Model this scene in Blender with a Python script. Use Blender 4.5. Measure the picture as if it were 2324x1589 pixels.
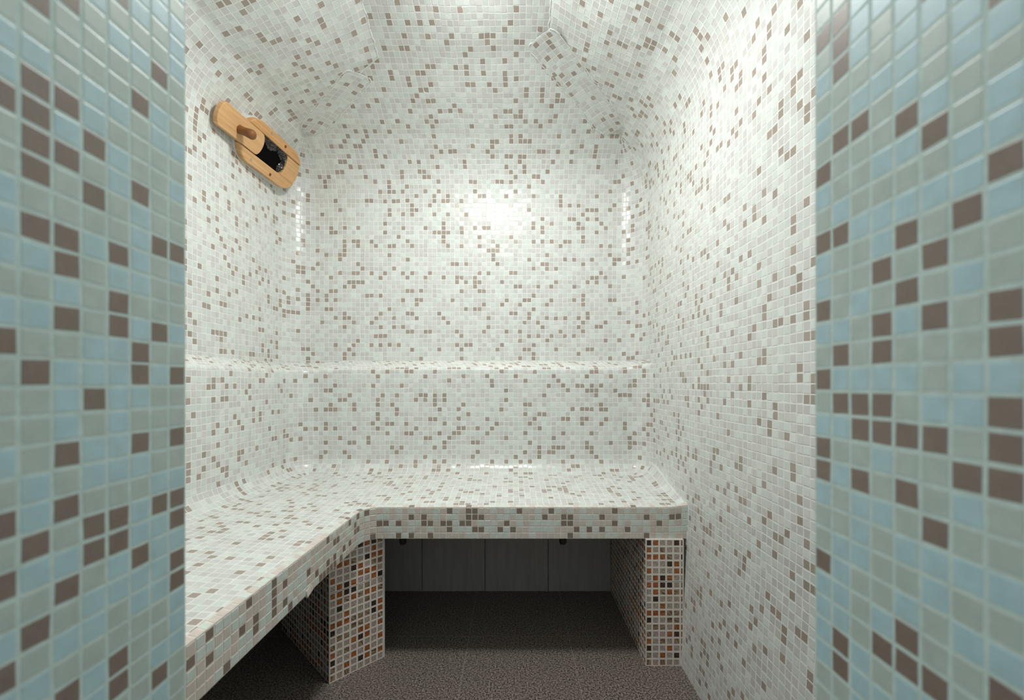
import bpy, math, random
import numpy as np
from mathutils import Vector

# ------------------------------------------------------------------ units
T = 0.021            # one mosaic tile pitch in metres; plan coordinates below are in tiles
ZF = 45.6            # eye height above the floor, in tiles
sc = bpy.context.scene
for o in list(bpy.data.objects):
    bpy.data.objects.remove(o, do_unlink=True)
COL = sc.collection


def W(x, y, z):
    return (x * T, y * T, (z + ZF) * T)


# ------------------------------------------------------------------ camera
cam = bpy.data.cameras.new('camera')
cam.sensor_width = 36.0
cam.lens = 36.0 * 970.0 / 2324.0
cam.shift_x = -3.0 / 2324.0
cam.shift_y = 75.5 / 2324.0
cam.clip_start = 0.01
cam.dof.use_dof = True
cam.dof.focus_distance = 1.75
cam.dof.aperture_fstop = 3.7
camo = bpy.data.objects.new('camera', cam)
camo.location = W(0, 0, 0)
camo.rotation_euler = (math.pi / 2, 0, 0)
COL.objects.link(camo)
sc.camera = camo

# ------------------------------------------------------------------ light
sc.view_settings.view_transform = 'Standard'
sc.view_settings.look = 'None'
sc.view_settings.gamma = 1.0
sc.view_settings.use_curve_mapping = False
sc.view_settings.exposure = -0.84

world = bpy.data.worlds.new('world')
sc.world = world
world.use_nodes = True
world.node_tree.nodes['Background'].inputs['Color'].default_value = (0.80, 0.93, 0.97, 1)
world.node_tree.nodes['Background'].inputs['Strength'].default_value = 0.78

# a round bulkhead lamp under the crown of the vault: most light goes down, some leaves its sides
lamp = bpy.data.lights.new('ceiling_lamp_light', 'AREA')
lamp.shape = 'DISK'
lamp.size = 0.20
lamp.energy = 24.5
lamp.color = (0.985, 1.0, 0.97)
lampo = bpy.data.objects.new('ceiling_lamp_light', lamp)
lampo.location = W(-6, 55, 58.3)
COL.objects.link(lampo)
lamp2 = bpy.data.lights.new('ceiling_lamp_side_light', 'POINT')
lamp2.energy = 10.0
lamp2.color = (0.985, 1.0, 0.97)
lamp2.shadow_soft_size = 0.06
lampo2 = bpy.data.objects.new('ceiling_lamp_side_light', lamp2)
lampo2.location = W(-6, 55, 58.8)
COL.objects.link(lampo2)


# ------------------------------------------------------------------ node helper
class NT:
    def __init__(self, name):
        self.m = bpy.data.materials.new(name)
        self.m.use_nodes = True
        self.t = self.m.node_tree
        self.b = self.t.nodes['Principled BSDF']

    def n(self, typ, **kw):
        x = self.t.nodes.new(typ)
        for k, v in kw.items():
            setattr(x, k, v)
        return x

    def set(self, sock, v):
        if isinstance(v, bpy.types.NodeSocket):
            self.t.links.new(v, sock)
        elif v is not None:
            if sock.type == 'RGBA' and len(v) == 3:
                v = tuple(v) + (1,)
            sock.default_value = v

    def math(self, op, a, b=None, c=None, clamp=False):
        x = self.n('ShaderNodeMath', operation=op, use_clamp=clamp)
        self.set(x.inputs[0], a)
        if b is not None:
            self.set(x.inputs[1], b)
        if c is not None:
            self.set(x.inputs[2], c)
        return x.outputs[0]

    def vm(self, op, a, b=None, scale=None):
        x = self.n('ShaderNodeVectorMath', operation=op)
        self.set(x.inputs[0], a)
        if b is not None:
            self.set(x.inputs[1], b)
        if scale is not None:
            self.set(x.inputs['Scale'], scale)
        return x.outputs[0]

    def sep(self, v):
        x = self.n('ShaderNodeSeparateXYZ')
        self.set(x.inputs[0], v)
        return x.outputs

    def comb(self, a, b, c=0.0):
        x = self.n('ShaderNodeCombineXYZ')
        for s, v in zip(x.inputs, (a, b, c)):
            self.set(s, v)
        return x.outputs[0]

    def white(self, v):
        x = self.n('ShaderNodeTexWhiteNoise', noise_dimensions='3D')
        self.set(x.inputs['Vector'], v)
        return x.outputs['Color']

    def noise(self, v, scale, detail=2.0, rough=0.5, color=False):
        x = self.n('ShaderNodeTexNoise', noise_dimensions='3D')
        self.set(x.inputs['Vector'], v)
        x.inputs['Scale'].default_value = scale
        x.inputs['Detail'].default_value = detail
        x.inputs['Roughness'].default_value = rough
        return x.outputs['Color' if color else 'Fac']

    def mix(self, f, a, b, typ='MIX'):
        x = self.n('ShaderNodeMix', data_type='RGBA', blend_type=typ)
        self.set(x.inputs['Factor'], f)
        self.set(x.inputs['A'], a) if False else None
        cs = [s for s in x.inputs if s.type == 'RGBA']
        self.set(cs[0], a)
        self.set(cs[1], b)
        return [s for s in x.outputs if s.type == 'RGBA'][0]

    def ramp(self, v, a0, a1, b0=0.0, b1=1.0, smooth=False):
        x = self.n('ShaderNodeMapRange', clamp=True)
        if smooth:
            x.interpolation_type = 'SMOOTHSTEP'
        self.set(x.inputs[0], v)
        for i, q in enumerate((a0, a1, b0, b1)):
            self.set(x.inputs[1 + i], q)
        return x.outputs[0]

    def out(self, col=None, rough=None, height=None, dist=0.01, spec=None, metal=None, strength=1.0):
        self.set(self.b.inputs['Base Color'], col)
        self.set(self.b.inputs['Roughness'], rough)
        if spec is not None:
            self.set(self.b.inputs['Specular IOR Level'], spec)
        if metal is not None:
            self.set(self.b.inputs['Metallic'], metal)
        if height is not None:
            bp = self.n('ShaderNodeBump')
            bp.inputs['Distance'].default_value = dist
            bp.inputs['Strength'].default_value = strength
            self.set(bp.inputs['Height'], height)
            self.t.links.new(bp.outputs[0], self.b.inputs['Normal'])
        return self.m


# the mosaic used in the whole cabin
MINT = (0.685, 0.722, 0.688)
TAUPE = (0.635, 0.63, 0.607)
BROWN = (0.385, 0.320, 0.276)
GROUT = (0.80, 0.805, 0.775)
GROUT_EDGE = (0.77, 0.69, 0.64)


def mosaic(name, seed=0.0, pb=0.135, pm=0.43, gap=0.125, wob=0.075, grout=GROUT):
    q = NT(name)
    uv = q.n('ShaderNodeUVMap', uv_map='UVMap').outputs[0]
    nz = q.noise(uv, 0.16, 2.0, color=True)
    w = q.vm('SCALE', q.vm('SUBTRACT', nz, (0.5, 0.5, 0.5)), scale=wob * 4.0)
    nz2 = q.noise(uv, 0.9, 1.0, color=True)
    w2 = q.vm('SCALE', q.vm('SUBTRACT', nz2, (0.5, 0.5, 0.5)), scale=0.05)
    p = q.vm('ADD', q.vm('ADD', uv, w), w2)
    cell = q.vm('FLOOR', p)
    cx, cy, _ = q.sep(cell)
    f = q.vm('SUBTRACT', q.vm('SUBTRACT', p, cell), (0.5, 0.5, 0.5))
    r1 = q.sep(q.white(q.comb(cx, cy, seed + 0.5)))
    r2 = q.sep(q.white(q.comb(cx, cy, seed + 13.5)))
    fx, fy, _ = q.sep(f)
    fx = q.math('ADD', fx, q.math('MULTIPLY', q.math('SUBTRACT', r1[0], 0.5), 0.05))
    fy = q.math('ADD', fy, q.math('MULTIPLY', q.math('SUBTRACT', r1[1], 0.5), 0.05))
    h, r = 0.5 - gap / 2, 0.05
    ax = q.math('MAXIMUM', q.math('SUBTRACT', q.math('ABSOLUTE', fx), h - r), 0.0)
    ay = q.math('MAXIMUM', q.math('SUBTRACT', q.math('ABSOLUTE', fy), h - r), 0.0)
    d = q.math('SQRT', q.math('ADD', q.math('MULTIPLY', ax, ax), q.math('MULTIPLY', ay, ay)))
    # a few tiles have a clipped corner
    chip = q.math('SUBTRACT', q.math('ADD', q.math('MULTIPLY', fx, q.math('SIGN', q.math('SUBTRACT', r2[1], 0.5))),
                                     q.math('MULTIPLY', fy, q.math('SIGN', q.math('SUBTRACT', r2[2], 0.5)))), 0.62)
    chip = q.math('MULTIPLY', q.math('GREATER_THAN', chip, 0.0), q.math('GREATER_THAN', r2[0], 0.93))
    mask = q.ramp(d, r - 0.035, r + 0.02, 1.0, 0.0, True)
    mask = q.math('MULTIPLY', mask, q.math('SUBTRACT', 1.0, chip))
    spk = q.noise(uv, 9.0, 2.0, 0.6)
    spk2 = q.ramp(spk, 0.3, 0.7, 0.86, 1.14)
    isb = q.math('LESS_THAN', r1[2], pb)
    ism = q.math('LESS_THAN', r1[2], pb + pm)
    col = q.mix(ism, TAUPE, MINT)
    col = q.mix(isb, col, q.mix(1.0, BROWN, q.comb(spk2, spk2, spk2), 'MULTIPLY'))
    tone = q.ramp(r2[0], 0.0, 1.0, 0.93, 1.07)
    col = q.mix(1.0, col, q.comb(tone, tone, tone), 'MULTIPLY')
    gn = q.ramp(q.noise(uv, 0.35, 3.0, 0.6), 0.3, 0.75, 1.04, 0.90)
    gcol = q.mix(1.0, grout, q.comb(gn, gn, gn), 'MULTIPLY')
    col = q.mix(mask, gcol, col)
    tilt = q.math('ADD', q.math('MULTIPLY', fx, q.math('SUBTRACT', r2[1], 0.5)),
                  q.math('MULTIPLY', fy, q.math('SUBTRACT', r2[2], 0.5)))
    hgt = q.math('MULTIPLY', q.math('ADD', q.math('MULTIPLY', tilt, 0.12), q.math('MULTIPLY', spk, 0.012)), mask)
    hgt = q.math('ADD', hgt, q.math('MULTIPLY', q.math('SUBTRACT', 1.0, mask), 0.028))
    rough = q.ramp(mask, 0.0, 1.0, 0.85, 0.21)
    return q.out(col, rough, hgt, T, 0.55)


def plain_tile(name, col, rough=0.3, speck=0.0, spec=0.5, noise_scale=700.0):
    q = NT(name)
    tc = q.n('ShaderNodeTexCoord').outputs['Object']
    nz = q.noise(tc, noise_scale, 2.0, 0.6)
    k = q.ramp(nz, 0.3, 0.7, 1 - speck, 1 + speck)
    big = q.ramp(q.noise(tc, 60.0, 1.0), 0.3, 0.7, 0.95, 1.05)
    c = q.mix(1.0, col, q.comb(k, k, k), 'MULTIPLY')
    c = q.mix(1.0, c, q.comb(big, big, big), 'MULTIPLY')
    return q.out(c, rough, nz, 0.00008, spec)


def wood(name, base, dark, axis=(0.9, 22, 22), scale=40.0):
    q = NT(name)
    tc = q.n('ShaderNodeUVMap', uv_map='UVMap').outputs[0]
    st = q.vm('MULTIPLY', tc, axis)
    a = q.noise(st, 0.55, 4.0, 0.6)
    b = q.noise(st, 0.12, 2.0, 0.5)
    k = q.ramp(q.math('ADD', q.math('MULTIPLY', a, 0.6), q.math('MULTIPLY', b, 0.6)), 0.40, 0.82)
    c = q.mix(k, base, dark)
    return q.out(c, 0.5, a, 0.0006, 0.35)


# ------------------------------------------------------------------ mesh builder
class MB:
    def __init__(self):
        self.v, self.f, self.uv, self.mi, self.sm = [], [], [], [], []

    def grid(self, P, UV, mi=0, flip=False, smooth=True):
        n, m = P.shape[:2]
        o = len(self.v)
        self.v += [tuple(x) for x in P.reshape(-1, 3)]
        U = UV.reshape(-1, 2)
        for i in range(n - 1):
            for j in range(m - 1):
                a = [i * m + j, (i + 1) * m + j, (i + 1) * m + j + 1, i * m + j + 1]
                if flip:
                    a = a[::-1]
                self.f.append([o + k for k in a])
                self.uv += [tuple(U[k]) for k in a]
                self.mi.append(mi)
                self.sm.append(smooth)

    def poly(self, pts, uvs=None, mi=0, smooth=False):
        o = len(self.v)
        self.v += [tuple(p) for p in pts]
        self.f.append(list(range(o, o + len(pts))))
        self.uv += [tuple(u) for u in (uvs or [(0, 0)] * len(pts))]
        self.mi.append(mi)
        self.sm.append(smooth)

    def box(self, lo, hi, mi=0, s=1.0):
        x0, y0, z0 = lo
        x1, y1, z1 = hi
        F = [((x0, y0, z0), (x1, y0, z0), (x1, y0, z1), (x0, y0, z1), 0, 2),
             ((x1, y1, z0), (x0, y1, z0), (x0, y1, z1), (x1, y1, z1), 0, 2),
             ((x1, y0, z0), (x1, y1, z0), (x1, y1, z1), (x1, y0, z1), 1, 2),
             ((x0, y1, z0), (x0, y0, z0), (x0, y0, z1), (x0, y1, z1), 1, 2),
             ((x0, y0, z1), (x1, y0, z1), (x1, y1, z1), (x0, y1, z1), 0, 1),
             ((x0, y1, z0), (x1, y1, z0), (x1, y0, z0), (x0, y0, z0), 0, 1)]
        for *pts, a, b in F:
            self.poly(pts, [(p[a] * s, p[b] * s) for p in pts], mi)

    def build(self, name, mats, parent=None, origin=None, weld=True):
        me = bpy.data.meshes.new(name)
        V = [W(*p) for p in self.v]
        if origin is not None:
            O = Vector(W(*origin))
        else:
            O = Vector((0, 0, 0))
        me.from_pydata([tuple(Vector(p) - O) for p in V], [], self.f)
        me.validate(verbose=False)
        uvl = me.uv_layers.new(name='UVMap')
        if len(uvl.data) == len(self.uv):
            uvl.data.foreach_set('uv', np.array(self.uv, dtype=np.float32).ravel())
        me.polygons.foreach_set('material_index', np.array(self.mi, dtype=np.int32))
        me.polygons.foreach_set('use_smooth', np.array(self.sm, dtype=bool))
        for m in mats:
            me.materials.append(m)
        me.update()
        ob = bpy.data.objects.new(name, me)
        COL.objects.link(ob)
        ob.location = O
        if parent is not None:
            ob.parent = parent
            ob.location = O - parent.location
        return ob


def tag(o, label=None, cat=None, group=None, kind=None):
    for k, v in (('label', label), ('category', cat), ('group', group), ('kind', kind)):
        if v:
            o[k] = v
    return o


def empty(name, loc):
    o = bpy.data.objects.new(name, None)
    o.location = W(*loc)
    o.empty_display_size = 0.1
    COL.objects.link(o)
    return o


# ------------------------------------------------------------------ shared mosaics
M_wall = mosaic('cabin_mosaic', 1.0)
M_ceil = mosaic('cabin_ceiling_mosaic', 5.0, wob=0.12)
M_seat = mosaic('bench_seat_mosaic', 9.0, pb=0.14)
M_back = mosaic('backrest_mosaic', 21.0, pb=0.15)

XR = 28.3            # right wall
# ------------------------------------------------------------------ floor
q = NT('granite')
tc = q.n('ShaderNodeTexCoord').outputs['Object']
n1 = q.noise(tc, 190.0, 2.0, 0.7)
n2 = q.noise(tc, 480.0, 2.0, 0.6)
k = q.ramp(q.math('ADD', q.math('MULTIPLY', n1, 0.65), q.math('MULTIPLY', n2, 0.35)), 0.43, 0.60)
gc = q.mix(k, (0.020, 0.016, 0.014), (0.38, 0.31, 0.27))
px, py, _ = q.sep(tc)
jx = q.math('ABSOLUTE', q.math('SUBTRACT', q.math('FRACT', q.math('DIVIDE', q.math('SUBTRACT', px, 10.0 * T), 18.0 * T)), 0.5))
jy = q.math('ABSOLUTE', q.math('SUBTRACT', q.math('FRACT', q.math('DIVIDE', q.math('SUBTRACT', py, 77.0 * T), 18.0 * T)), 0.5))
jt = q.math('GREATER_THAN', q.math('MAXIMUM', jx, jy), 0.5 - 0.003)
gc = q.mix(jt, gc, (0.27, 0.23, 0.20))
M_floor = q.out(gc, q.ramp(n1, 0.3, 0.7, 0.42, 0.6), None, spec=0.35)
b = MB()
b.box((-60, -40, -46.6), (40, 99, -45.6))
tag(b.build('floor', [M_floor]), kind='structure')


# ------------------------------------------------------------------ plan paths
def arc_pts(cx, cy, r, a0, a1, n):
    a = np.linspace(a0, a1, n)
    return np.stack([cx + r * np.cos(a), cy + r * np.sin(a)], 1), np.stack([-np.cos(a), -np.sin(a)], 1)


def path(xl, yb, rad, xr, y0, y_end, nb=40):
    """left wall -> back -> right wall, with rounded corners; returns points and inward normals by section"""
    S = []
    yy = np.linspace(y0, yb - rad, 24)
    S.append((np.stack([np.full_like(yy, xl), yy], 1), np.tile([1.0, 0.0], (24, 1))))
    S.append(arc_pts(xl + rad, yb - rad, rad, math.pi, math.pi / 2, 14))
    xx = np.linspace(xl + rad, xr - rad, nb)
    S.append((np.stack([xx, np.full_like(xx, yb)], 1), np.tile([0.0, -1.0], (nb, 1))))
    S.append(arc_pts(xr - rad, yb - rad, rad, math.pi / 2, 0, 14))
    return S


def cum(P):
    d = np.sqrt((np.diff(P, axis=0) ** 2).sum(1))
    return np.concatenate([[0], np.cumsum(d)])


XL, YB, RU = -49.5, 95.0, 6.0
UP = path(XL, YB, RU, XR, 21.0, None)
XLL, YBL, RL = -45.5, 90.0, 5.0
LO = path(XLL, YBL, RL, XR, 21.0, None)
Z0V = 40.0                     # springing of the vault

# vault profile: inset from wall -> height
PD = [0, 0.25, 0.7, 1.5, 3.0, 6.0, 10.5, 15, 19, 23, 26.7, 33, 39, 60]
PZ = [40, 42.6, 44.7, 46.7, 48.9, 51.5, 54.0, 56.1, 58.0, 59.5, 60.6, 62.0, 62.7, 62.9]
dd = np.linspace(0, 1, 1601) ** 2 * 39.0
zz = np.interp(dd, PD, PZ)
ker = np.ones(61) / 61
zp = np.convolve(np.pad(zz, 30, mode='edge'), ker, 'valid')
wgt = np.clip(dd / 1.5, 0, 1)
zz = zz * (1 - wgt) + zp * wgt
arcs = np.concatenate([[0], np.cumsum(np.hypot(np.diff(dd), np.diff(zz)))])


def pz(d):
    return np.interp(d, dd, zz)


def pa(d):
    return np.interp(d, dd, arcs)


# ------------------------------------------------------------------ upper walls
u_off = {}
s0 = 0.0
allU = []
for P, N in UP:
    c = cum(P) + s0
    allU.append(c)
    s0 = c[-1]
shift = UP[2][0][0, 0] - allU[2][0]        # so that u = x on the back wall
allU = [a + shift for a in allU]


def wall_patch(mb, P, U, zs, mi=0):
    zs = np.asarray(zs, float)
    n, m = len(P), len(zs)
    G = np.zeros((n, m, 3))
    G[:, :, 0] = P[:, 0][:, None]
    G[:, :, 1] = P[:, 1][:, None]
    G[:, :, 2] = zs[None, :]
    UV = np.zeros((n, m, 2))
    UV[:, :, 0] = U[:, None]
    UV[:, :, 1] = zs[None, :]
    mb.grid(G, UV, mi, flip=True)


zs_full = np.concatenate([[-45.6, -20.0], np.linspace(0, Z0V, 9)])
b = MB()
wall_patch(b, UP[0][0], allU[0], zs_full)
tag(b.build('wall_left', [M_wall]), kind='structure')
b = MB()
for k in (1, 2, 3):
    wall_patch(b, UP[k][0], allU[k], zs_full)
tag(b.build('wall_back', [M_wall]), kind='structure')
# right wall leans in slightly at its foot
b = MB()
yy = np.linspace(95.0, 20.0, 40)
Zr = np.array([-45.6, -40, -34, -28, -22, -16, 0, 10, 20, 30, 40.0])
G = np.zeros((40, len(Zr), 3))
G[:, :, 1] = yy[:, None]
G[:, :, 2] = Zr[None]
G[:, :, 0] = XR + np.clip((Zr + 20) * 0.05, -1.3, 0)[None]
UV = np.zeros((40, len(Zr), 2))
uR = allU[3][-1] + (89.0 - yy)
UV[:, :, 0] = uR[:, None]
UV[:, :, 1] = Zr[None]
m = yy <= 89.5
b.grid(G, UV, 0, flip=True)
ob = b.build('wall_right', [M_wall])
tag(ob, kind='structure')

# ------------------------------------------------------------------ vaulted ceiling
HL = ([89.0, 79.5, 76.0], [-43.5, -30.0, -24.0])     # left hip: y -> x
HR = ([89.0, 74.0], [22.3, 6.0])


def hx(H, y):
    return np.interp(y, H[0][::-1], H[1][::-1])


def hy_left(x):
    return np.interp(x, HL[1], HL[0])


def hy_right(x):
    return np.interp(x, HR[1][::-1], HR[0][::-1])


def lev(n, d1):
    a = np.linspace(0, pa(d1), n)
    return np.interp(a, arcs, dd)


b = MB()
# back slope and crown
db = np.concatenate([np.unique(np.append(lev(90, 39.0), RU)), np.linspace(40, 74, 12)])
n, m = len(db), 56
G = np.zeros((n, m, 3))
UV = np.zeros((n, m, 2))
for i, d in enumerate(db):
    y = YB - d
    xl, xr = (XL + RU, XR - RU) if d < RU else (hx(HL, y), hx(HR, y))
    x = np.linspace(xl, xr, m)
    G[i] = np.stack([x, np.full(m, y), np.full(m, pz(min(d, 39.0)))], 1)
    UV[i] = np.stack([x, np.full(m, Z0V + pa(min(d, 39.0)) + max(d - 39.0, 0))], 1)
b.grid(G, UV)


def side(mb, left):
    xe = HL[1][-1] if left else HR[1][-1]
    x0 = XL if left else XR
    ye = HL[0][-1] if left else HR[0][-1]
    D = abs(xe - x0)
    gend = YB - ye
    ds = np.concatenate([np.interp(np.linspace(0, pa(RU), 26), arcs, dd), np.linspace(RU, D, 40)[1:]])
    n, m = len(ds), 70
    G = np.zeros((n, m, 3))
    UV = np.zeros((n, m, 2))
    v = Z0V
    pzv = None
    for i, d in enumerate(ds):
        x = x0 + d if left else x0 - d
        yt = YB - RU if d < RU else (hy_left(x) if left else hy_right(x))
        g = d if d < RU else YB - yt
        z = float(pz(g))
        if i:
            v += math.hypot(d - ds[i - 1], z - pzv)
        pzv = z
        y = yt - (yt - 21.0) * np.linspace(0, 1, m) ** 1.3
        w = max(0.0, (g - RU) / (gend - RU)) ** 3
        over = np.maximum(YB - y, gend)
        G[i] = np.stack([np.full(m, x), y, z + w * (pz(np.minimum(over, 39)) - pz(gend))], 1)
        uu = (allU[0][-1] - (89.0 - y)) if left else (allU[3][-1] + (89.0 - y))
        UV[i] = np.stack([uu, np.full(m, v)], 1)
    mb.grid(G, UV, flip=not left)


side(b, True)
side(b, False)
for k, (cx, cy, a0, a1) in ((1, (XL + RU, YB - RU, math.pi, math.pi / 2)), (3, (XR - RU, YB - RU, math.pi / 2, 0))):
    ds = np.interp(np.linspace(0, pa(RU), 26), arcs, dd)
    an = np.linspace(a0, a1, 14)
    G = np.zeros((26, 14, 3))
    UV = np.zeros((26, 14, 2))
    for i, d in enumerate(ds):
        r = RU - d
        G[i] = np.stack([cx + r * np.cos(an), cy + r * np.sin(an), np.full(14, pz(d))], 1)
        UV[i] = np.stack([allU[k], np.full(14, Z0V + pa(d))], 1)
    b.grid(G, UV, flip=False)
ceil = tag(b.build('ceiling', [M_ceil]), kind='structure')

# strips of diagonal mosaic bridging the two hips
M_strip = mosaic('hip_strip_mosaic', 31.0, pb=0.15, wob=0.05)


def hip_strip(name, right, d0, d1, w0):
    mb = MB()
    n, m = 60, 9
    G = np.zeros((n, m, 3))
    UV = np.zeros((n, m, 2))
    v = 0
    prev = None
    for i, t in enumerate(np.linspace(0, 1, n)):
        g = d0 + (d1 - d0) * t
        y = YB - g
        x = float(hx(HR if right else HL, y))
        w = w0 * strip_w(t)
        zc = float(pz(g))
        if right:
            A = np.array([x - w, y, zc]); B = np.array([x, y - w, zc])
        else:
            A = np.array([x + w * 1.2, y, zc]); B = np.array([x, y - w * 0.85, zc])
        c = (A + B) / 2
        if prev is not None:
            v += np.linalg.norm(c - prev)
        prev = c
        L = np.linalg.norm(B - A)
        s = np.linspace(0, 1, m)
        pt = A[None] + (B - A)[None] * s[:, None]
        pt[:, 2] -= 0.10
        pt[:, 2] += (0.22 * L) * (np.sin(np.pi * s)) * 0.35     # follows the hollow of the hip a little
        pt[0, 2] += 0.25
        pt[-1, 2] += 0.25
        G[i] = pt
        UV[i] = np.stack([(s - 0.5) * L + 3.0, np.full(m, v)], 1)
    mb.grid(G, UV)
    return tag(mb.build(name, [M_strip]), kind='structure')


def strip_w(t):
    return min(1.0, 0.72 + t * 3.0) * (1.0 if t < 0.86 else math.sqrt(max(0.0, 1 - ((t - 0.86) / 0.14) ** 2)) * 0.9 + 0.1)


hip_strip('trim_1', True, 6.0, 21.6, 4.3)
hip_strip('trim_2', False, 6.0, 16.2, 3.3)

# pale grout smeared along the seams of the vault
M_grout = plain_tile('white_grout', GROUT, 0.85, 0.08, 0.2, 300.0)


def tube(mb, pts, rad, seg=6, mi=0, jit=0.0, rnd=random.Random(3)):
    pts = [Vector(p) for p in pts]
    n = len(pts)
    G = np.zeros((n, seg + 1, 3))
    for i, p in enumerate(pts):
        d = (pts[min(i + 1, n - 1)] - pts[max(i - 1, 0)]).normalized()
        a = d.orthogonal().normalized() if i == 0 else (a - d * a.dot(d)).normalized()
        c = d.cross(a)
        r = (rad[i] if hasattr(rad, '__len__') else rad) * (1 + jit * (rnd.random() - 0.5))
        for j in range(seg + 1):
            t = 2 * math.pi * j / seg
            G[i, j] = p + (a * math.cos(t) + c * math.sin(t)) * r
    mb.grid(G, np.zeros((n, seg + 1, 2)), mi)


rs = random.Random(8)
b = MB()
for H, e, d0, sgn in ((HL, -24.0, 15.5, 1), (HR, 6.0, 20.5, -1)):
    ye = H[0][-1]
    pts = []
    for y in np.arange(YB - d0 + 0.0, ye, -0.4):
        x = float(hx(H, y))
        pts.append((x + rs.uniform(-.12, .12), y, float(pz(YB - y)) - 0.02))
    for y in np.arange(ye, 60, -0.6):
        pts.append((e + rs.uniform(-.18, .18), y, float(pz(min(YB - y, 39))) - 0.02))
    tube(b, pts, 0.10, 6, 0, 0.7, rs)
# ragged grout beside the strips
for right, d0, d1, w0 in ((True, 6, 21.6, 4.3), (False, 6.0, 16.2, 3.3)):
    for edge in (0, 1):
        pts = []
        for g in np.arange(d0, d1, 0.3):
            y = YB - g
            w = w0 * strip_w((g - d0) / (d1 - d0))
            x = float(hx(HR if right else HL, y))
            z = float(pz(g)) - 0.02
            if right:
                p = (x - w, y) if edge == 0 else (x, y - w)
            else:
                p = (x + w * 1.2, y) if edge == 0 else (x, y - w * .85)
            pts.append((p[0] + rs.uniform(-.1, .1), p[1] + rs.uniform(-.1, .1), z))
        tube(b, pts, 0.09, 6, 0, 0.9, rs)
tag(b.build('trim_3', [M_grout]), kind='structure')

# ------------------------------------------------------------------ front wall with the entrance
b = MB()
XJL, XJR, YJL, YJR = -16.5, 14.2, 21.5, 20.1
for x0, x1, z0, z1 in ((-50, XJL - .3, -45.6, 64), (XJR + .3, 29, -45.6, 64), (XJL - .3, XJR + .3, 55, 64)):
    P = [(x1, 20.0, z0), (x0, 20.0, z0), (x0, 20.0, z1), (x1, 20.0, z1)]
    b.poly(P, [(p[0], p[2]) for p in P])
    P = [(x0, 3.0, z0), (x1, 3.0, z0), (x1, 3.0, z1), (x0, 3.0, z1)]
    b.poly(P, [(p[0], p[2]) for p in P])
P = [(XJL, 3, 55), (XJR, 3, 55), (XJR, 21, 55), (XJL, 21, 55)]
b.poly(P, [(p[0], p[1]) for p in P])
tag(b.build('wall_front', [M_wall]), kind='structure')

# entrance reveals: bigger-looking glass mosaic close to the eye, tile by tile
M_blue = plain_tile('blue_glass', (0.455, 0.635, 0.68), 0.38, 0.03, 0.6)
M_sage = plain_tile('sage_glass', (0.485, 0.565, 0.52), 0.38, 0.04, 0.6)
M_umber = plain_tile('umber_glass', (0.245, 0.185, 0.155), 0.4, 0.10, 0.5)
M_egrout = plain_tile('entrance_grout', (0.585, 0.70, 0.665), 0.8, 0.06, 0.25, 200.0)

JL = [('bgbbbgggbgbggnbggbg', 'nggngbnnbnnbbbgg'),
      ('bbggngbbggggngggng', 'bggggbnbbbbggbnb'),
      ('bbgbgngggnbbbbgbn', 'nbgnbgbbnbbgggg'),
      ('ngbggbgbbggnbnnb', 'bbbbbgnnbbggnn'),
      ('bgggbbngngbgggb', 'bngbbgnngbbgb'),
      ('nggGnbnggnnbng'.lower(), 'bbbngngbngbgn'),
      ('ngbnnnngnbgbg', 'ngggbbnbgngb'),
      ('gbbnggbbbgbn', 'gggbgngngbnb')]
JR = [('ggngbgbgnbgnbbnbg', 'ngbnnbggnbbbbgg'),
      ('gnnnggnggbngggbn', 'bnbgbggbbbbnn'),
      ('bbbgbngggbggbgg', 'bnngnbbbgggbbb'),
      ('bggbggbgbbngnn', 'bnnbgbgggbngb'),
      ('bbbbnbgbngnbg', 'bgngngbgbnnb'),
      ('nbggbngbgngng', 'gbnggnbbggn'),
      ('bbbggbbngbgg', 'bbgnbgbgbg'),
      ('nbgbbnbggnn', 'bnnnggbgbn')]


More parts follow.
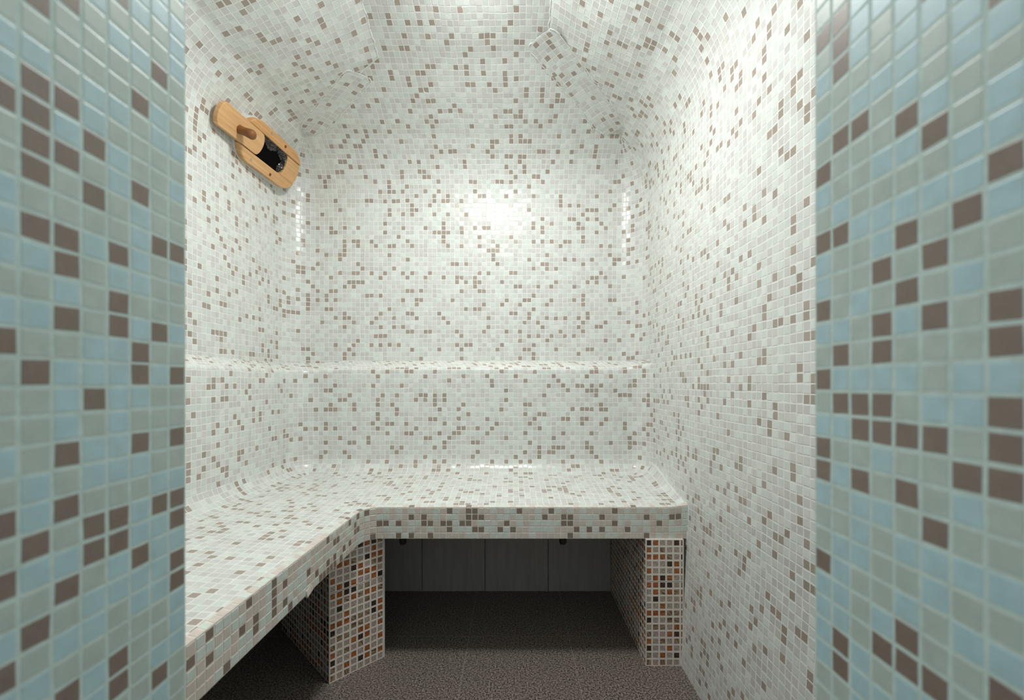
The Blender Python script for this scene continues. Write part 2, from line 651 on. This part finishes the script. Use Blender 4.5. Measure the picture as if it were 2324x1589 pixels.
def reveal(name, left):
    mb = MB()
    X, Yf = (XJL, YJL) if left else (XJR, YJR)
    off = -0.12 if left else -0.34
    pc, pr = 1.035, (1.0 if left else 1.04)
    s = 1 if left else -1                     # direction of the surface normal in x
    rnd = random.Random(11 if left else 12)
    tab = JL if left else JR
    # grout body: face, room-side return
    F = [(X, 3.0, -45.6), (X, Yf, -45.6), (X, Yf, 55), (X, 3.0, 55)]
    mb.poly(F if not left else F[::-1], None, 3)
    R = [(X, Yf, -45.6), (X - s * 3, Yf - .3, -45.6), (X - s * 3, Yf - .3, 55), (X, Yf, 55)]
    mb.poly(R if not left else R[::-1], None, 3)
    r0 = int((-45.6 - off) / pr)
    for c in range(17):
        for r in range(r0, int(54 / pr)):
            k = None
            if c < len(tab):
                a, d = tab[c]
                if r >= 1 and r <= len(a):
                    k = a[len(a) - r]
                elif r <= 0 and -r < len(d):
                    k = d[-r]
            if k is None:
                k = rnd.choices('bgn', (45, 38, 17))[0]
            yc = Yf - (c + 0.5) * pc
            zc = off + (r + 0.5) * pr
            h, bev, up = 0.425, 0.02, 0.007
            j = [(rnd.uniform(-.022, .022), rnd.uniform(-.022, .022)) for _ in range(4)]
            ty, tz = 0.0, 0.0
            cor = [(-h, -h), (h, -h), (h, h), (-h, h)]
            outer = [(X, yc + p[0] * pc + a[0], zc + p[1] * pr + a[1]) for p, a in zip(cor, j)]
            inner = [(X + s * (up + p[0] * ty + p[1] * tz), yc + (p[0] - bev * np.sign(p[0])) * pc + a[0],
                      zc + (p[1] - bev * np.sign(p[1])) * pr + a[1]) for p, a in zip(cor, j)]
            mi = 'bgn'.index(k)
            if left:
                mb.poly(inner, None, mi)
            else:
                mb.poly(inner[::-1], None, mi)
            for e in range(4):
                f = (e + 1) % 4
                Q = [outer[e], outer[f], inner[f], inner[e]]
                mb.poly(Q if left else Q[::-1], None, mi, True)
    return tag(mb.build(name, [M_blue, M_sage, M_umber, M_egrout]), kind='structure')


reveal('wall_entrance_left', True)
reveal('wall_entrance_right', False)

# ------------------------------------------------------------------ backrest with its sloping ledge
YFB, XFL = 69.3, -24.2          # front lines of the bench


def zseat(x, y):
    return -20.0 + 0.075 * np.maximum(np.maximum(y - YFB, XFL - x), 0)


CV = 3.5
back = empty('backrest', (-10, 92, -18))
tag(back, 'tiled backrest behind the bench along the left and back walls, topped by a ledge', 'backrest')
bf, bl = MB(), MB()
s0 = 0.0
lows = []
for P, N in LO:
    c = cum(P) + s0
    lows.append(c)
    s0 = c[-1]
sh = LO[2][0][0, 0] - lows[2][0]
lows = [a + sh for a in lows]
ROUND = 0.9
for k in range(4):
    P, N = LO[k]
    Q = UP[k][0]
    # resample the upper path to the same station count
    if len(Q) != len(P):
        t0 = np.linspace(0, 1, len(Q)); t1 = np.linspace(0, 1, len(P))
        Q = np.stack([np.interp(t1, t0, Q[:, i]) for i in (0, 1)], 1)
    n = len(P)
    zf = np.interp(np.clip((P[:, 0] + 45.5) / 12, 0, 1), [0, 1], [2.9, 3.45])
    zb = zf + np.interp(np.clip((P[:, 0] + 45.5) / 12, 0, 1), [0, 1], [1.5, 1.45])
    if k == 3:
        f = np.linspace(0, 1, n)
        zf = zf + 1.2 * f
        zb = np.maximum(zb, zf + 0.05)
    rows_p, rows_v = [], []
    an = np.linspace(0, math.pi / 2, 9)
    zs = zseat(P[:, 0] + N[:, 0] * CV, P[:, 1] + N[:, 1] * CV)
    for a in an:
        o = CV - CV * math.sin(a)
        rows_p.append(np.stack([P[:, 0] + N[:, 0] * o, P[:, 1] + N[:, 1] * o, zs + CV - CV * math.cos(a)], 1))
        rows_v.append(zs + CV - CV * (math.pi / 2 - a))
    for t in np.linspace(0, 1, 8)[1:]:
        z = zs + CV + (zf - ROUND - zs - CV) * t
        rows_p.append(np.stack([P[:, 0], P[:, 1], z], 1))
        rows_v.append(z)
    for a in np.linspace(0, math.pi / 2, 5)[1:]:
        o = -ROUND * (1 - math.cos(a)) * 0.8
        rows_p.append(np.stack([P[:, 0] + N[:, 0] * o, P[:, 1] + N[:, 1] * o, zf - ROUND + ROUND * 0.9 * math.sin(a)], 1))
        rows_v.append(zf - ROUND + ROUND * a * 0.95)
    G = np.array(rows_p)
    UV = np.zeros(G.shape[:2] + (2,))
    UV[:, :, 0] = lows[k][None]
    UV[:, :, 1] = np.array(rows_v)
    bf.grid(G, UV)
    # ledge
    edge = G[-1]
    rp, rv = [], []
    for t in np.linspace(0, 1, 7):
        x = edge[:, 0] + (Q[:, 0] - edge[:, 0]) * t
        y = edge[:, 1] + (Q[:, 1] - edge[:, 1]) * t
        z = edge[:, 2] + (zb - edge[:, 2]) * t + 0.12 * math.sin(t * math.pi)
        rp.append(np.stack([x, y, z], 1))
        rv.append(UV[-1, :, 1] + np.hypot(Q[:, 0] - edge[:, 0], Q[:, 1] - edge[:, 1]) * t)
    G2 = np.array(rp)
    UV2 = np.zeros(G2.shape[:2] + (2,))
    UV2[:, :, 0] = lows[k][None]
    UV2[:, :, 1] = np.array(rv)
    bl.grid(G2, UV2)
bf.build('backrest_face', [M_back], back)
bl.build('ledge', [M_back], back)

# ------------------------------------------------------------------ bench
bench = empty('corner_bench', (-10, 80, -45.6))
tag(bench, 'L-shaped built-in bench tiled in pale mosaic with brown specks, its slab resting on two pillars', 'bench')

BV = 0.75            # bevel row width
RC = 3.0             # rounded inner corner


def front_path(inset=0.0):
    """front line of the slab seen from above: left arm (front to corner), inner corner, back arm"""
    pts, nrm = [], []
    for y in np.linspace(22, YFB - RC, 60):
        x = XFL - 1.0 * (YFB - RC - y) / 40.0
        pts.append((x, y)); nrm.append((1.0, 0.0))
    cx, cy = XFL + RC, YFB - RC
    for a in np.linspace(math.pi, math.pi / 2, 9)[1:]:
        pts.append((cx + RC * math.cos(a), cy + RC * math.sin(a)))
        nrm.append((-math.cos(a), -math.sin(a)))
    for x in np.linspace(cx, XR, 70)[1:]:
        pts.append((x, YFB)); nrm.append((0.0, -1.0))
    P, N = np.array(pts), np.array(nrm)
    return P - N * inset, N


FP, FN = front_path(0)
FI, _ = front_path(BV)


def lift(x, y):
    """small rise of the slab where it meets the right wall"""
    r = 0.5 + 3.4 * np.clip((y - YFB) / 14.0, 0, 1)
    d = np.clip(XR - x, 0, None)
    q_ = np.clip(r - d, 0, r)
    return r - np.sqrt(np.maximum(r * r - q_ * q_, 0))


def seatP(x, y):
    return np.stack([x, y, zseat(x, y) + lift(x, y)], -1)


seat = MB()
# left arm
ys = np.linspace(22, YFB - RC, 40)
G = np.zeros((40, 14, 3))
for i, y in enumerate(ys):
    x = np.linspace(XLL + CV, XFL - 1.0 * (YFB - RC - y) / 40.0 - BV, 14)
    G[i] = seatP(x, np.full(14, y))
seat.grid(G, G[:, :, :2].copy(), flip=True)
# corner and back arm
xs = np.unique(np.concatenate([np.linspace(XLL + CV, XFL - BV, 12), np.linspace(XFL - BV, XFL + RC, 14),
                               np.linspace(XFL + RC, 22, 24), XR - np.linspace(0, 1, 24) ** 1.6 * 6.3]))
G = np.zeros((len(xs), 16, 3))
for i, x in enumerate(xs):
    if x <= XFL - BV:
        yf = YFB - RC
    elif x < XFL + RC:
        R2 = RC + BV
        q_ = x - (XFL + RC)
        yf = YFB - RC + math.sqrt(max(R2 * R2 - q_ * q_, 0))
    else:
        yf = YFB + BV
    y = np.linspace(yf, YBL - CV, 16)
    G[i] = seatP(np.full(16, x), y)
seat.grid(G, G[:, :, :2].copy(), flip=False)
seat.build('seat', [M_seat], bench)

# front edge of the slab, tile by tile
M_mint = plain_tile('mint_glass', (0.655, 0.725, 0.67), 0.25, 0.03, 0.55)
M_taupe = plain_tile('taupe_glass', (0.655, 0.585, 0.535), 0.28, 0.04, 0.55)
M_brown = plain_tile('brown_glass', (0.25, 0.198, 0.165), 0.30, 0.12, 0.5)
M_slabgrout = plain_tile('slab_edge_grout', GROUT_EDGE, 0.85, 0.12, 0.2, 150.0)
ZB = -25.2
ROWS = ['gbgbgbgggbgnbgnn' 'ggbgbbnggbgnbgbgb' 'ggggngbgbgbgbggb',
        'bbgbgngngbgbbgnn' 'nggbbgbggbnggnngb' 'bbnggbbbgngbbnnb',
        'nnbngbbnngnnbnng' 'bbbgngbgbbbbbnngg' 'bgggnbgbbbgngbgb',
        'gbbbgbggbggnbbbn' 'nbbnbnggbbbbgggnb' 'nbnbggnbgbgggbbb',
        'ggbnbnggngggggbb' 'ggbbbgggbgggggngb' 'gggbbggggngbgbgg']
edge = MB()
rnd = random.Random(5)
FS = cum(FP)


def fpos(s):
    x = np.interp(s, FS, FP[:, 0]); y = np.interp(s, FS, FP[:, 1])
    nx = np.interp(s, FS, FN[:, 0]); ny = np.interp(s, FS, FN[:, 1])
    l = math.hypot(nx, ny)
    return x, y, nx / l, ny / l


def ztop(x, y):
    return float(zseat(x, y)) + 0.4 * max(0.0, 1 - (XR - x) / 3.5) ** 1.5 - 0.12


# grout body: bevel, face and underside
rows = []
for i in range(len(FP)):
    x, y = FP[i]
    zt = ztop(x, y)
    xi, yi = FI[i]
    rows.append([(xi, yi, float(zseat(xi, yi) + lift(xi, yi))), (x, y, zt), (x, y, ZB)])
G = np.array(rows)
edge.grid(G[:, :2], np.zeros(G[:, :2].shape[:2] + (2,)), 3, flip=True, smooth=False)
edge.grid(G[:, 1:], np.zeros(G[:, 1:].shape[:2] + (2,)), 3, flip=True, smooth=False)


def put_tile(A, B, C, D, k, up=0.030, gap=0.07, bev=0.035):
    """tile in the cell A (s0,bottom) B (s1,bottom) C (s1,top) D (s0,top)"""
    A, B, C, D = (np.array(p, float) for p in (A, B, C, D))
    nn = np.cross(B - A, D - A)
    nn /= np.linalg.norm(nn)
    g = lambda u, v: A * (1 - u) * (1 - v) + B * u * (1 - v) + C * u * v + D * (1 - u) * v
    j = lambda: rnd.uniform(-.02, .02)
    q1 = [(gap + j(), gap + j()), (1 - gap + j(), gap + j()), (1 - gap + j(), 1 - gap + j()), (gap + j(), 1 - gap + j())]
    ctr = np.array([0.5, 0.5])
    out = [g(*p) + nn * 0.004 for p in q1]
    tl = (rnd.uniform(-.012, .012), rnd.uniform(-.012, .012))
    inn = []
    for p in q1:
        pp = np.array(p) + (ctr - np.array(p)) * bev * 2
        inn.append(g(*pp) + nn * (up + (p[0] - .5) * tl[0] + (p[1] - .5) * tl[1]))
    mi = 'bgn'.index(k)
    edge.poly(inn, None, mi)
    for e in range(4):
        f = (e + 1) % 4
        edge.poly([out[e], out[f], inn[f], inn[e]], None, mi, True)


sc_ = FS[60 + 8 - 1]                     # where the back arm starts
c0 = sc_ - 1.0
stations = []
s = c0
ncol = len(ROWS[0])
pitch = (FS[-1] - c0) / ncol
for i in range(ncol):
    stations.append((c0 + i * pitch, c0 + (i + 1) * pitch, i))
s = c0
while s > 2:
    stations.append((s - 1.01, s, None))
    s -= 1.01
for s0_, s1_, ci in stations:
    x0, y0, nx0, ny0 = fpos(s0_)
    x1, y1, nx1, ny1 = fpos(s1_)
    zt0, zt1 = ztop(x0, y0), ztop(x1, y1)
    for r in range(5):
        a0, a1 = (5 - r - 1) / 5, (5 - r) / 5
        k = ROWS[r][ci] if ci is not None else rnd.choices('bgn', (40, 46, 14))[0]
        H0, H1 = zt0 - 0.08 - ZB, zt1 - 0.08 - ZB
        put_tile((x0, y0, ZB + H0 * a0), (x1, y1, ZB + H1 * a0), (x1, y1, ZB + H1 * a1), (x0, y0, ZB + H0 * a1), k)
    # bevel tile on top
    k = rnd.choices('bgn', (50, 36, 14))[0]
    i0x, i0y = x0 - nx0 * BV, y0 - ny0 * BV
    i1x, i1y = x1 - nx1 * BV, y1 - ny1 * BV
    put_tile((x0, y0, zt0), (x1, y1, zt1), (i1x, i1y, float(zseat(i1x, i1y) + lift(i1x, i1y))),
             (i0x, i0y, float(zseat(i0x, i0y) + lift(i0x, i0y))), k, gap=0.07)
edge.build('front_edge', [M_mint, M_taupe, M_brown, M_slabgrout], bench)

# underside of the slab
M_conc = plain_tile('rough_concrete', (0.30, 0.29, 0.27), 0.9, 0.2, 0.2, 90.0)
b = MB()
P1 = [(-49.4, 22, ZB)] + [(FP[i, 0] - .05, FP[i, 1], ZB) for i in range(0, 60, 6)]
ring = [(-49.4, 22, ZB)] + [(FP[i, 0], FP[i, 1], ZB) for i in range(len(FP))] + [(XR, 94.8, ZB), (-49.4, 94.8, ZB)]
b.poly(ring[::-1], None, 0)
b.build('slab_underside', [M_conc], bench)

# one loose tile hanging off the lower edge of the left arm
b = MB()
lx, ly, lz = -24.58, 51.6, -24.85
for dz in (0,):
    A = [(lx + .25, ly - 1.0, lz - .55), (lx + .12, ly + .75, lz - .30), (lx + .02, ly + .75, lz + .45), (lx + .1, ly - 1.0, lz + .2)]
    Bk = [(p[0] - .25, p[1], p[2] - .02) for p in A]
    b.poly(A); b.poly(Bk[::-1])
    for e in range(4):
        f = (e + 1) % 4
        b.poly([A[f], A[e], Bk[e], Bk[f]])
tag(b.build('loose_tile', [M_taupe], bench), 'broken taupe tile hanging loose')

# ------------------------------------------------------------------ pillars
q = NT('wood_look_mosaic')
uv = q.n('ShaderNodeUVMap', uv_map='UVMap').outputs[0]
cell = q.vm('FLOOR', uv)
cx_, cy_, _ = q.sep(cell)
f = q.vm('SUBTRACT', q.vm('SUBTRACT', uv, cell), (0.5, 0.5, 0.5))
fx, fy, _ = q.sep(f)
mx = q.math('MAXIMUM', q.math('ABSOLUTE', fx), q.math('ABSOLUTE', fy))
mask = q.ramp(mx, 0.345, 0.385, 1.0, 0.0, True)
r1 = q.sep(q.white(q.comb(cx_, cy_, 2.5)))
r2 = q.sep(q.white(q.comb(cx_, cy_, 7.5)))
ang = q.math('MULTIPLY', q.math('SUBTRACT', r2[0], 0.3), 2.2)
rot = q.n('ShaderNodeVectorRotate', rotation_type='Z_AXIS')
q.set(rot.inputs['Vector'], f)
q.set(rot.inputs['Angle'], ang)
rv = q.vm('ADD', q.vm('MULTIPLY', rot.outputs[0], (1.0, 9.0, 1.0)), q.comb(q.math('MULTIPLY', r2[1], 50.0), q.math('MULTIPLY', r2[2], 50.0), 0.0))
gr = q.ramp(q.noise(rv, 1.0, 2.0, 0.5), 0.38, 0.62)
vein = q.ramp(q.noise(q.vm('ADD', uv, q.comb(r2[1], r2[0], 0.0)), 5.5, 3.0, 0.7), 0.40, 0.60)
c_or = q.mix(gr, (0.25, 0.066, 0.018), (0.50, 0.175, 0.05))
c_dk = q.mix(gr, (0.022, 0.012, 0.008), (0.085, 0.045, 0.025))
c_st = q.mix(gr, (0.10, 0.05, 0.025), (0.46, 0.33, 0.22))
c_pl = q.mix(vein, (0.30, 0.225, 0.19), (0.62, 0.51, 0.455))
c = q.mix(q.math('LESS_THAN', r1[0], 0.60), c_pl, c_st)
c = q.mix(q.math('LESS_THAN', r1[0], 0.44), c, c_or)
c = q.mix(q.math('LESS_THAN', r1[0], 0.13), c, c_dk)
c = q.mix(mask, (0.85, 0.785, 0.73), c)
# the sheets meet in a thin dark line six rows below the top
u_, v_, _ = q.sep(uv)
ln = q.math('LESS_THAN', q.math('ABSOLUTE', q.math('SUBTRACT', v_, 12.0)), 0.035)
c = q.mix(ln, c, (0.18, 0.15, 0.13))
hgt = q.math('SUBTRACT', 1.0, mask)
M_pil = q.out(c, q.ramp(mask, 0, 1, 0.6, 0.25), hgt, 0.0012, 0.5)
M_trim = plain_tile('white_plastic_trim', (0.70, 0.68, 0.64), 0.4, 0.02, 0.5)
PP = 1.13


def pillar(label, origin, a, bb, wa, wb):
    """a: unit vector along the front face, bb: along the left side face"""
    o = empty('support_pillar', (origin[0], origin[1], -45.6))
    tag(o, label, 'pillar', 'pillars carrying the bench slab')
    a, bb = np.array(a), np.array(bb)
    O = np.array(origin)
    c4 = [O, O + a * wa, O + a * wa + bb * wb, O + bb * wb]
    mb = MB()
    z0, z1 = -45.6, ZB
    for i in range(4):
        p, r_ = c4[i], c4[(i + 1) % 4]
        L = np.linalg.norm(r_ - p)
        Q = [(p[0], p[1], z0), (r_[0], r_[1], z0), (r_[0], r_[1], z1), (p[0], p[1], z1)]
        k0 = 10 * i
        rr = (z1 - z0) / 18.0
        if i == 3:                     # left side face runs back from the front corner
            U = [(k0 + L / PP, 0), (k0, 0), (k0, 18), (k0 + L / PP, 18)]
        else:
            U = [(k0 + .12, 0.0), (k0 + .12 + L / PP, 0), (k0 + .12 + L / PP, 18), (k0 + .12, 18)]
        mb.poly(Q, U)
    mb.poly([(p[0], p[1], z1) for p in c4])
    mb.build('pillar_body', [M_pil], o)
    for i in (0, 1):
        p = c4[i]
        d = -(a + bb) / np.linalg.norm(a + bb) if i == 0 else (a - bb) / np.linalg.norm(a - bb)
        t = MB()
        n_ = 8
        G = np.zeros((2, n_ + 1, 3))
        for j in range(n_ + 1):
            th = 2 * math.pi * j / n_
            for q_, z in enumerate((z0, z1 - .02)):
                G[q_, j] = (p[0] - d[0] * .05 + 0.13 * math.cos(th), p[1] - d[1] * .05 + 0.13 * math.sin(th), z)
        t.grid(G, np.zeros((2, n_ + 1, 2)), flip=True)
        t.build('corner_trim', [M_trim], o)
    return o


pillar('wood-look mosaic pillar under the right end of the bench, against the right wall', (21.4, 68.95), (1, 0), (0, 1), 6.05, 24.9)
pillar('wood-look mosaic pillar set diagonally under the inner corner of the bench', (-27.9, 64.8), (.703, .711), (-.72, .694), 9.1, 21.0)

# ------------------------------------------------------------------ grey panels under the bench
q = NT('grey_panel_plastic')
tc = q.n('ShaderNodeTexCoord').outputs['Object']
nz = q.noise(q.vm('MULTIPLY', tc, (1.0, 1.0, 0.08)), 90.0, 3.0, 0.6)
kk = q.ramp(nz, 0.3, 0.7, 0.9, 1.08)
big = q.noise(tc, 5.0, 1.0)
cc = q.mix(big, (0.36, 0.355, 0.37), (0.40, 0.36, 0.33))
cc = q.mix(1.0, cc, q.comb(kk, kk, kk), 'MULTIPLY')
M_panel = q.out(cc, 0.45, nz, 0.0004, 0.4)
edges = [-34.0, -20.0, -6.2, 7.65, 21.4]
names = ['grey plastic panel under the bench, half hidden by the diagonal pillar',
         'grey plastic panel under the bench, second from the diagonal pillar',
         'grey plastic panel under the bench, second from the right pillar',
         'grey plastic panel under the bench, right beside the right pillar']
for i in range(4):
    b = MB()
    x0, x1 = edges[i] + .03, edges[i + 1] - .03
    e_ = 0.04
    zt, zb_ = ZB + .0, -45.6
    F = [(x0 + e_, 93.75, zb_), (x1 - e_, 93.75, zb_), (x1 - e_, 93.75, zt), (x0 + e_, 93.75, zt)]
    Bq = [(x0, 94.3, zb_), (x1, 94.3, zb_), (x1, 94.3, zt), (x0, 94.3, zt)]
    b.poly(F)
    for e in range(4):
        f_ = (e + 1) % 4
        b.poly([F[f_], F[e], Bq[e], Bq[f_]])
    b.poly(Bq[::-1])
    ob = b.build('backing_panel', [M_panel], origin=((x0 + x1) / 2, 94, -45.6))
    tag(ob, names[i], 'panel', 'grey panels under the bench')

# two stubs below the slab
M_rub = plain_tile('black_rubber', (0.012, 0.012, 0.012), 0.55, 0.1, 0.4)
for x, lab in ((-18.6, 'short black pipe end poking out below the slab, near the diagonal pillar'),
               (8.35, 'short black pipe end poking out below the slab, near the right pillar')):
    o = MB()
    pts = [(0.62, 0.0), (0.62, -1.55), (0.5, -1.85), (0.3, -1.92)]
    G = np.zeros((4, 15, 3))
    for i, (r_, z) in enumerate(pts):
        for j in range(15):
            th = 2 * math.pi * j / 14
            G[i, j] = (x + r_ * math.cos(th), 72 + r_ * math.sin(th), ZB + z)
    o.grid(G, np.zeros((4, 15, 2)), flip=False)
    o.poly([tuple(G[3, j]) for j in range(14)][::-1])
    ob = o.build('pipe_stub', [M_rub], origin=(x, 72, ZB))
    tag(ob, lab, 'pipe', 'pipe ends below the bench slab')

# ------------------------------------------------------------------ wooden sliding vent
VC = np.array([-47.6, 82.6, 44.3])
Vu = np.array([0.08, 1.0, 0.0]); Vu /= np.linalg.norm(Vu)
Vd = np.array([-0.40, 0.04, -0.91]); Vd -= Vu * Vd.dot(Vu); Vd /= np.linalg.norm(Vd)
Vn = -np.cross(Vu, Vd)
VUP = -Vd


def L(u, v, n_):
    """vent coordinates: u away from the viewer, v down the wall, n out into the room"""
    return tuple(VC + Vu * u + Vd * v + Vn * n_)


M_pine = wood('pine', (0.80, 0.50, 0.25), (0.56, 0.29, 0.115))
M_pine2 = wood('pine_rail', (0.76, 0.45, 0.21), (0.52, 0.25, 0.09), axis=(1.0, 20, 20))
M_knob = wood('knob_wood', (0.30, 0.13, 0.045), (0.16, 0.06, 0.02), axis=(2, 2, 2))
M_foam = plain_tile('white_foam', (0.72, 0.72, 0.69), 0.8, 0.05, 0.2, 200.0)
M_steel = plain_tile('screw_steel', (0.55, 0.52, 0.48), 0.35, 0.05, 0.5)
M_steel.node_tree.nodes['Principled BSDF'].inputs['Metallic'].default_value = 0.9
M_foil = plain_tile('black_foil', (0.03, 0.028, 0.028), 0.16, 0.3, 0.8)
M_dowel = plain_tile('dark_dowel', (0.22, 0.07, 0.02), 0.6, 0.15, 0.3)


def slab_poly(mb, outline, n0, n1, ch=0.12):
    """outline: list of (u,v) anticlockwise seen from the room; extruded n0..n1 with a chamfered top"""
    c = np.mean(np.array(outline), 0)
    top = []
    O = np.array(outline)
    k = len(O)
    for i in range(k):
        p, a, b_ = O[i], O[i - 1], O[(i + 1) % k]
        d1 = (p - a) / (np.linalg.norm(p - a) + 1e-9); d2 = (b_ - p) / (np.linalg.norm(b_ - p) + 1e-9)
        t = d1 + d2
        t /= (np.linalg.norm(t) + 1e-9)
        nrm = np.array([-t[1], t[0]])
        top.append(p + nrm * ch)
    A = [L(u, v, n0) for u, v in O]
    B = [L(u, v, n1 - ch) for u, v in O]
    C = [L(u, v, n1) for u, v in top]
    uvO = [tuple(x) for x in O]
    for i in range(k):
        j = (i + 1) % k
        mb.poly([A[i], A[j], B[j], B[i]], [uvO[i], uvO[j], uvO[j], uvO[i]])
        mb.poly([B[i], B[j], C[j], C[i]], [uvO[i], uvO[j], uvO[j], uvO[i]])
    mb.poly(C, uvO)
    mb.poly(A[::-1], uvO[::-1])


def cap(u0, u1, v0, v1, r, n=8):
    """rounded rectangle outline, anticlockwise in (u, v)"""
    pts = []
    for cx, cy, a in ((u1 - r, v1 - r, 0), (u0 + r, v1 - r, 90), (u0 + r, v0 + r, 180), (u1 - r, v0 + r, 270)):
        for i in range(n + 1):
            t = math.radians(a + 90 * i / n)
            pts.append((cx + r * math.cos(t), cy + r * math.sin(t)))
    return pts


def clip_v(poly, vlim, keep_below):
    out = []
    k = len(poly)
    for i in range(k):
        p, q_ = poly[i], poly[(i + 1) % k]
        ip = (p[1] >= vlim) == keep_below
        iq = (q_[1] >= vlim) == keep_below
        if ip:
            out.append(p)
        if ip != iq:
            t = (vlim - p[1]) / (q_[1] - p[1])
            out.append((p[0] + (q_[0] - p[0]) * t, vlim))
    return out


vent = empty('sliding_vent', tuple(VC))
tag(vent, 'wooden sliding air vent with a round knob, half open, on the upper left wall', 'vent')
base = cap(-8.2, 8.2, -4.0, 4.0, 3.6)
GT, GB = -2.25, 1.95              # groove of the slide, top and bottom
b = MB(); slab_poly(b, cap(-8.35, 8.35, -4.1, 4.3, 3.7), -0.7, 0.25, 0.05)
tag(b.build('foam_gasket', [M_foam], vent), 'white foam gasket')
b = MB(); slab_poly(b, clip_v(base, GT, False), 0.25, 1.35)
b.build('rail', [M_pine2], vent)
b = MB(); slab_poly(b, clip_v(base, GB, True), 0.25, 1.35)
b.build('rail', [M_pine], vent)
# board behind the groove, right of the opening
rr = [(p[0], p[1]) for p in base]
ins = clip_v(clip_v(base, GT + .04, True), GB - .04, False)
ins = [p for p in ins if p[0] > 3.4]
hole = [(3.9 - 0.9 * (1 - math.sqrt(max(0, 1 - ((v + .15) / 2.1) ** 2))) * 1.0 + 0.3, v) for v in np.linspace(GB - .06, GT + .06, 12)]
ins = sorted([p for p in ins], key=lambda p: p[1])           # right hand arc, top to bottom
outline = ins + hole
b = MB(); slab_poly(b, outline, 0.25, 1.12, 0.06)
b.build('end_board', [M_pine], vent)
# opening: flat sheet coloured as the hollow's shade, crumpled foil along upper and far edges
M_hole_shade = plain_tile('painted_hollow_shade', (0.004, 0.004, 0.004), 0.9, 0.0, 0.05)
b = MB()
b.poly([L(-6.0, GB + .1, 0.27), L(4.6, GB + .1, 0.27), L(4.6, GT - .1, 0.27), L(-6.0, GT - .1, 0.27)])
b.build('opening', [M_hole_shade], vent)
b = MB()
rnd2 = random.Random(4)
n_ = 60
G = np.zeros((n_, 7, 3))
for i, t in enumerate(np.linspace(0, 1, n_)):
    if t < 0.62:
        c_ = (-5.0 + 8.6 * t / 0.62, GT - .05); d_ = (0.0, 1.0)
    else:
        a_ = (t - 0.62) / 0.38
        c_ = (3.6 + 0.9 * math.sin(min(a_ * 2, 1) * math.pi / 2), GT - .05 + (GB - GT + .1) * a_); d_ = (-1.0, 0.25 * (1 - a_))
    for j in range(7):
        w_ = j / 6.0 * (1.15 + 0.35 * math.sin(t * 23)) + (rnd2.uniform(-.10, .10) if j else 0)
        n0 = 0.30 + 0.75 * (1 - j / 6.0) ** 1.2 + (rnd2.uniform(-.16, .16) if 0 < j < 6 else 0)
        G[i, j] = L(c_[0] + d_[0] * w_ + rnd2.uniform(-.06, .06), c_[1] + d_[1] * w_, max(n0, 0.285))
b.grid(G, np.zeros((n_, 7, 2)), flip=True, smooth=False)
tag(b.build('duct_foil', [M_foil], vent), 'crumpled black foil inside the opening')
# slide
sl = MB()
o_ = []
ul, ur = -13.9, -3.2
v0_, v1_ = GT + .08, GB - .08
for a in np.linspace(-90, 90, 13):
    t = math.radians(a)
    o_.append((ur - 1.1 + 1.1 * math.cos(t), (v0_ + v1_) / 2 + (v1_ - v0_) / 2 * math.sin(t)))
for a in np.linspace(90, 270, 13):
    t = math.radians(a)
    o_.append((ul + 1.0 + 1.0 * math.cos(t), (v0_ + v1_) / 2 + (v1_ - v0_) / 2 * math.sin(t)))
slab_poly(sl, o_, 0.75, 1.55, 0.09)
slide = sl.build('slide_panel', [M_pine], vent)
# knob: a stubby peg
kb = MB()
prof = [(0.74, 1.55), (0.70, 1.9), (0.68, 2.4), (0.72, 2.9), (0.78, 3.4), (0.82, 3.85), (0.74, 4.2), (0.50, 4.42), (0.06, 4.5)]
G = np.zeros((len(prof), 17, 3))
for i, (r_, h) in enumerate(prof):
    for j in range(17):
        th = 2 * math.pi * j / 16
        G[i, j] = L(-9.1 + r_ * math.cos(th), 0.1 + r_ * math.sin(th), h)
kb.grid(G, np.tile(np.array([p[1] for p in prof])[:, None, None], (1, 17, 2)))
kn = kb.build('knob', [M_knob], vent)
kn.parent = slide
kn.location = (0, 0, 0)
kn.matrix_parent_inverse.identity()
kn.location = -Vector(W(*VC)) + Vector(W(*VC)) - (slide.matrix_basis.translation - slide.matrix_basis.translation)
for u, v, m_, nm in ((-2.3, -3.35, M_steel, 'screw'), (1.9, -3.2, M_dowel, 'dowel'), (-4.4, 3.1, M_steel, 'screw'), (1.0, 3.2, M_dowel, 'dowel')):
    s_ = MB()
    r_ = 0.22 if nm == 'screw' else 0.27
    C_ = [L(u + r_ * math.cos(t), v + r_ * math.sin(t), 1.42) for t in np.linspace(0, 2 * math.pi, 13)[:-1]]
    D_ = [L(u + r_ * 1.1 * math.cos(t), v + r_ * 1.1 * math.sin(t), 1.33) for t in np.linspace(0, 2 * math.pi, 13)[:-1]]
    s_.poly(C_)
    for i in range(12):
        j = (i + 1) % 12
        s_.poly([D_[i], D_[j], C_[j], C_[i]])
    s_.build(nm, [m_], vent)
